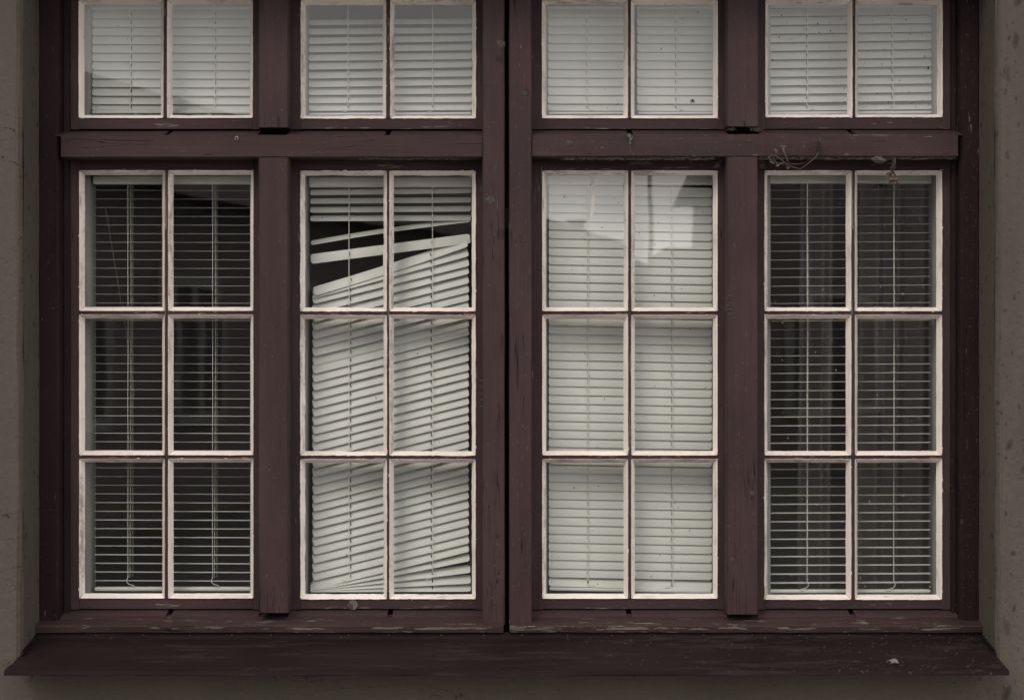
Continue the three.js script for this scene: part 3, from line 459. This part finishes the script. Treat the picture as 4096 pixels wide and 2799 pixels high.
// ---------------------------------------------------------------- small things caught on the window
const husk = mat({ color: lin(0.20, 0.185, 0.155), roughness: 0.9 }), stemM = mat({ color: lin(0.10, 0.085, 0.07), roughness: 0.95 }), leafM = mat({ color: lin(0.15, 0.10, 0.085), roughness: 0.85 }), darkM = mat({ color: lin(0.03, 0.027, 0.024), roughness: 1 }), webM = mat({ color: lin(0.17, 0.155, 0.14), roughness: 1 });
function leaf(w, h, curl, seed) {
  const g = new THREE.PlaneGeometry(1, 1, 8, 8), p = g.attributes.position;
  for (let i = 0; i < p.count; i++) { const u = p.getX(i) * 2, v = p.getY(i) * 2, s = Math.pow(Math.max(0, 1 - v * v), 0.55) * (0.85 + 0.3 * noise(v * 4, u > 0 ? 1 : 0, seed)); p.setXYZ(i, u * s * w / 2, v * h / 2, curl * (u * u * s * s - 0.3) * w + 0.12 * w * Math.sin(v * 3 + seed)); }
  g.computeVertexNormals(); return g;
}
function web(points, n, spread, len, seed, r = 0.0003) {      // a clump of hair-thin strands
  const R = rng(seed), gs = [];
  for (let k = 0; k < n; k++) { const c = points[Math.floor(R() * points.length)], q = [V(0, 0, 0), V(0, 0, 0), V(0, 0, 0)].map((v, i) => v.copy(c).add(V((R() - 0.5) * spread + (R() - 0.5) * len * (i - 1), (R() - 0.6) * spread * 0.6 - Math.abs(i - 1) * 0.1 * len * R(), (R() - 0.5) * spread * 0.5))); gs.push(tube(q, r, 5, 3)); }
  return mergeGeometries(gs);
}
{
  const z = 0.057, t = thing('dried_plant', 'dried twig with withered leaves and husk hanging from the right transom', 'dry plant');
  mesh('stem', mergeGeometries([tube([P(3072, 628, z), P(3100, 622, z + .003), P(3122, 636, z + .003), P(3138, 648, z), P(3155, 660, z), P(3172, 668, z), P(3192, 673, z)], 0.0013, 30), tube([P(3192, 680, z - .01), P(3214, 668, z), P(3236, 652, z + .003), P(3252, 638, z + .003), P(3268, 622, z + .002), P(3273, 612, z), P(3281, 572, z), P(3283, 552, z - .004)], 0.0011, 36), tube([P(3154, 655, z), P(3146, 630, z + .004), P(3137, 606, z + .006)], 0.0022, 14), tube([P(3080, 626, z), P(3076, 633, z), P(3090, 642, z), P(3112, 652, z), P(3140, 650, z)], 0.0014, 16), tube([P(3112, 655, z), P(3160, 656, z), P(3215, 652, z - .02), P(3250, 634, z - .02)], 0.0009, 16)]), stemM, t);
  const add = (n, g, m, px, py, rz, ry, dz = 0) => { const o = mesh(n, g, m, t); o.position.copy(P(px, py, z + 0.004 + dz)); o.rotation.set(0.2, ry, rz); };
  add('leaf', leaf(0.011, 0.014, 0.5, 1), leafM, 3099, 604, -0.4, 0.3); add('leaf', leaf(0.008, 0.016, 0.9, 2), husk, 3092, 648, 1.2, 0.3); add('leaf', leaf(0.008, 0.012, 0.9, 3), husk, 3112, 657, -1.0, -0.3); add('leaf', leaf(0.009, 0.013, 0.7, 4), leafM, 3150, 668, 0.2, 0.5); add('leaf', leaf(0.006, 0.012, 0.9, 6), stemM, 3156, 652, 0.6, 0.5);
  mesh('husk', mergeGeometries(series(9, (k) => { const a = k / 9 * Math.PI * 2, c = Math.cos(a), s = Math.sin(a); return tube([P(3141, 622, z + .005), P(3136 + 2 * c, 604, z + .006 + .002 * s), P(3133 + 5 * c, 590, z + .006 + .003 * s), P(3132 + 9 * c, 582, z + .006 + .005 * s), P(3132 + 12 * c, 587, z + .006 + .006 * s)], 0.0009, 12, 4); })), husk, t);
  mesh('seed_head', mergeGeometries(series(26, (k) => { const g = new THREE.IcosahedronGeometry(0.0016 + 0.0012 * hash(k, 1, 3), 0); g.translate(PX(3276 + 9 * (hash(k, 2, 3) - 0.5) - (k / 26) * 5, z), PY(566 + k * 1.5, z), z + 0.004 * hash(k, 4, 4)); return g; })), darkM, t);
  const h = thing('dead_leaf', 'withered leaf dangling on a cobweb strand at the far right pane', 'dead leaf');
  mesh('strand', mergeGeometries([tube([P(3580, 630, .05), P(3582, 650, .05), P(3572, 676, .045), P(3578, 692, .04), P(3590, 715, .04), P(3589, 735, .035), P(3578, 765, .03)], 0.0017, 30, 5), web(series(12, (k) => P(3580 - k, 634 + k * 5, .048)), 60, 0.012, 0.006, 31, 0.0005)]), stemM, h);
  for (const [w, hh, px, py, rz, s] of [[0.026, 0.017, 3567, 719, 0.12, 8], [0.014, 0.012, 3556, 700, 0.7, 9]]) { const o = mesh('leaf', leaf(w, hh, 0.35, s), leafM, h); o.position.copy(P(px, py, 0.042)); o.rotation.set(0.3, 0.3, rz); }
  const n = thing('cocoon', 'pale insect cocoon under the right transom above the far right pane', 'cocoon');
  { const g = new THREE.IcosahedronGeometry(0.011, 3), p = g.attributes.position; for (let i = 0; i < p.count; i++) { const q = 0.75 + 0.5 * noise(p.getX(i) * 300 + 9, p.getY(i) * 300 + p.getZ(i) * 200, 5); p.setXYZ(i, p.getX(i) * q * 1.7, p.getY(i) * q * 0.8, p.getZ(i) * q * 0.7); } g.computeVertexNormals(); g.rotateZ(-0.18); g.translate(PX(3516, .043), PY(637, .043), .043); mesh('silk', g, stemM, n); }
  const c2 = thing('moth_husk', 'pale moth husk stuck on the right transom above its drain slot', 'husk');
  { for (const [px, py, w, hh, rz] of [[2517, 541, 0.008, 0.012, 0.5], [2524, 552, 0.007, 0.012, -0.5], [2520, 572, 0.005, 0.008, -0.3]]) { const o = mesh('wing', leaf(w, hh, 0.5, px), husk, c2); o.position.copy(P(px, py, 0.0535)); o.rotation.z = rz; } mesh('thread', tube([P(2520, 560, .053), P(2521, 580, .052), P(2522, 610, .052)], 0.0005, 8, 4), webM, c2); }
  const fl = thing('paint_curl', 'small pale curl of paint on the left transom below the left mullion', 'paint curl');
  mesh('curl', tube([P(939, 560, .052), P(941, 549, .055), P(947, 546, .056), P(950, 551, .055), P(950, 558, .053)], 0.0011, 16, 5), mat({ color: lin(0.5, 0.47, 0.42), roughness: 0.8 }), fl);
  const pt = thing('fallen_petal', 'pale torn petal lying on the right end of the metal sill', 'petal');
  { const g = leaf(0.021, 0.026, 0.12, 3), o = mesh('petal', g, mat({ color: lin(0.17, 0.165, 0.15), roughness: 0.8 }), pt); o.position.set(PX(3572, 0.168), PY(2651, 0.168) + 0.0025, 0.168); o.rotation.set(-1.33, 0, 1.2); }
  const sp = thing('spider', 'tiny dark spider on the upper pane right of the slit', 'spider');
  { const c = P(2771, 403, 0.003), gs = [new THREE.SphereGeometry(0.0021, 10, 8).scale(1, 1.35, 0.8).translate(c.x, c.y + 0.0014, c.z), new THREE.SphereGeometry(0.0014, 10, 8).translate(c.x, c.y - 0.0016, c.z)]; for (let k = 0; k < 8; k++) { const s = k < 4 ? -1 : 1, a = (k % 4 - 1.5) * 0.62; gs.push(tube([c.clone(), V(c.x + s * 0.0035 * Math.cos(a), c.y - 0.0005 + 0.0035 * Math.sin(a), c.z + 0.0016), V(c.x + s * 0.0068 * Math.cos(a), c.y - 0.0005 + 0.0068 * Math.sin(a), 0.0006)], 0.0005, 6, 4)); } mesh('body', mergeGeometries(gs.map((g) => g.index ? g.toNonIndexed() : g)), darkM, sp); }
  const sm = thing('glass_smear', 'whitish vertical smear on the glass near the top right of the slit', 'smear');
  { const n2 = 26, pos = [], idx = []; for (let i = 0; i <= n2; i++) { const t2 = i / n2, py = 705 + 164 * t2, cxp = 2376 - 8 * t2 + (t2 > 0.85 ? -3 * (t2 - 0.85) / 0.15 : 0), w = (8.5 + 3.5 * (noise(t2 * 14, 1, 3) - 0.5)) * (t2 > 0.93 ? 0.6 : 1); for (let k = 0; k <= 3; k++) { const q = P(cxp + (k / 3 * 2 - 1) * w, py, 0); pos.push(q.x, q.y, 0.0016 + 0.0006 * noise(i * 1.7, k * 2.1, 4) * (k === 0 || k === 3 ? 0 : 1)); } } for (let i = 0; i < n2; i++) for (let k = 0; k < 3; k++) { const a = i * 4 + k; idx.push(a, a + 4, a + 1, a + 1, a + 4, a + 5); } const g = new THREE.BufferGeometry(); g.setAttribute('position', new THREE.Float32BufferAttribute(pos, 3)); g.setIndex(idx); g.computeVertexNormals(); mesh('film', g, new THREE.MeshPhysicalMaterial({ color: lin(0.86, 0.86, 0.83), roughness: 0.9, transmission: 0.45, thickness: 0, side: THREE.DoubleSide }), sm); }
  // the maker's mark etched low in a middle pane of the broken blind's sash
  const mk = thing('glass_mark', 'small etched triangle mark low on the glass before the broken blind', 'mark');
  { const s = 0.0006, bar = (a, b) => tube([P(...a, 0.0012), P((a[0] + b[0]) / 2, (a[1] + b[1]) / 2, 0.0012), P(...b, 0.0012)], s * 0.55, 4, 4); mesh('etching', mergeGeometries([bar([1246, 1765], [1263, 1763]), bar([1263, 1763], [1252, 1778]), bar([1247, 1769], [1254, 1769]), bar([1247, 1773], [1253, 1773]), bar([1247, 1777], [1251, 1777])]), mat({ color: lin(0.25, 0.27, 0.25), roughness: 0.9 }), mk); }
  // fluff along the underside of the transoms and in corners
  const fluff = (win, pts, n, spread, len, seed, r) => { const o = mesh('cobweb_fluff', web(pts, n, spread, len, seed, r), webM, win); o.userData.kind = 'stuff'; };
  fluff(winR, series(40, (k) => P(2260 + k * 15, 632 + 3 * hash(k, 1, 1), 0.046)), 260, 0.012, 0.012, 51); fluff(winR, series(50, (k) => P(3050 + k * 15.6, 628 + 4 * hash(k, 2, 1), 0.046)), 420, 0.014, 0.014, 52);
  fluff(winL, series(20, (k) => P(1440 + k * 23, 634, 0.047)), 70, 0.009, 0.01, 53); fluff(winR, series(8, (k) => P(2880 - k * 2, 640 + k * 4, 0.03)), 50, 0.01, 0.012, 54); fluff(winR, [P(3040, 640, .03), P(3046, 660, .03), P(3040, 520, .03), P(2925, 512, .045), P(3020, 512, .045)], 90, 0.02, 0.012, 55); fluff(winR, series(6, (k) => P(2918, 1180 + k * 14, 0.05)), 40, 0.008, 0.01, 56); fluff(winL, series(5, (k) => P(1927, 1520 + k * 26, 0.03)), 36, 0.006, 0.008, 57); fluff(winR, series(8, (k) => P(2530 + k * 10, 648 + 5 * hash(k, 3, 3), 0.03)), 40, 0.014, 0.014, 58);
  // flecks of dirt on the glass
  const specks = (win, list, seed) => { const R = rng(seed), gs = []; for (const [x0, x1, y0, y1, n, big] of list) for (let k = 0; k < n; k++) { const g = new THREE.IcosahedronGeometry((0.0006 + 0.0012 * R() * R()) * (big || 1), 0), px = lerp(x0, x1, R()), py = lerp(y0, y1, R()); g.scale(1, 0.8 + R() * 1.4, 0.5); g.translate(PX(px, 0), PY(py, 0), 0.0012); gs.push(g); } return mergeGeometries(gs); };
  const dk = mesh('glass_flecks', specks(winR, [[2200, 2485, 710, 1215, 14], [2550, 2845, 710, 1215, 18], [2200, 2485, 1290, 1790, 10], [2550, 2845, 1290, 1790, 12], [2200, 2845, 1870, 2360, 26], [3080, 3390, 30, 450, 26, 1.1], [3440, 3720, 30, 450, 34, 1.2], [2200, 2850, 40, 440, 10]], 61), darkM, winR); dk.userData.kind = 'stuff';
  const lt = mesh('glass_flecks', specks(winR, [[3080, 3390, 740, 1215, 16, 1.1], [3440, 3730, 740, 1215, 16, 1.1], [3080, 3390, 1290, 1790, 20, 1.1], [3440, 3730, 1290, 1790, 22, 1.1], [3080, 3390, 1870, 2350, 20, 1.1], [3440, 3730, 1870, 2350, 26, 1.1]], 62), mat({ color: lin(0.36, 0.34, 0.3), roughness: 0.9 }), winR); lt.userData.kind = 'stuff';
  const d2 = mesh('glass_flecks', specks(winL, [[1230, 1510, 720, 2370, 10], [1580, 1880, 720, 2370, 12], [360, 1000, 60, 440, 8]], 63), darkM, winL); d2.userData.kind = 'stuff';
}

// ---------------------------------------------------------------- across the street, mirrored in the panes
{
  const roofM = mat({ color: lin(0.055, 0.045, 0.042), roughness: 0.9 }), wallM = mat({ color: lin(0.20, 0.175, 0.18), roughness: 0.9 }), whiteM = mat({ color: lin(0.32, 0.31, 0.295), roughness: 0.7 }), paneM = mat({ color: lin(0.09, 0.08, 0.085), roughness: 0.4 });
  const house = (label, x, z, turn, len, depth, wallH, roofH, nWin) => {
    const t = thing('opposite_house', label, 'house', [x, 0, z], 'houses across the street', 1); t.rotation.y = turn;   // front faces local -z
    mesh('wall', box(-len / 2, len / 2, 0, wallH, 0, depth), wallM, t);
    const s = new THREE.Shape([new THREE.Vector2(-0.4, wallH - 0.15), new THREE.Vector2(depth / 2, wallH + roofH), new THREE.Vector2(depth + 0.4, wallH - 0.15)]), rg = new THREE.ExtrudeGeometry(s, { depth: len + 0.6, bevelEnabled: false }); rg.rotateY(-Math.PI / 2); rg.translate(len / 2 + 0.3, 0.01, 0);
    const roof = mesh('roof', rg, roofM, t), pitch = len / nWin;
    for (let k = 0; k < nWin; k++) for (let fl = 0; fl < Math.max(1, Math.floor(wallH / 2.7)); fl++) { const cx = -len / 2 + pitch * (k + 0.5), y = 1.0 + fl * 2.7, w = part('window', t); mesh('casing', mergeGeometries([box(cx - 0.6, cx - 0.48, y, y + 1.5, -0.06, 0.02), box(cx + 0.48, cx + 0.6, y, y + 1.5, -0.06, 0.02), box(cx - 0.48, cx + 0.48, y, y + 0.12, -0.06, 0.02), box(cx - 0.48, cx + 0.48, y + 1.38, y + 1.5, -0.06, 0.02), box(cx - 0.06, cx + 0.06, y + 0.12, y + 1.38, -0.05, 0.02)]), whiteM, w); mesh('pane', box(cx - 0.48, cx + 0.48, y + 0.12, y + 1.38, -0.02, -0.01), paneM, w); }
    return { t, roof };
  };
  // a long row that recedes from near left to far right
  const row = house('long dark roofed row house mirrored in the panes, its ridge sinking to the right', 1.6, 32.3, -1.308, 56, 6, 3.4, 1.85, 22);
  mesh('chimney', mergeGeometries([box(11.8, 12.2, 4.6, 5.42, 2.8, 3.2), box(11.75, 12.25, 5.42, 5.48, 2.75, 3.25)]), roofM, row.roof);
  const hb = house('tall dark house mirrored at the right edge of the panes right of the slit', 8.6, 20, 0, 10.8, 6, 4.65, 0.25, 4);
  mesh('annex', box(-6.1, -5.41, 0, 3.6, 3.5, 5.9), wallM, hb.t);
  const pole = thing('utility_pole', 'thin dark utility pole mirrored in the panes right of the slit', 'pole', [2.32, 0, 24], null, 1);
  mesh('shaft', new THREE.CylinderGeometry(0.035, 0.05, 5.2, 12).translate(0, 2.6, 0), stemM, pole); mesh('cap', new THREE.SphereGeometry(0.045, 12, 8).translate(0, 5.2, 0), stemM, pole);
}

renderer.render(scene, camera);
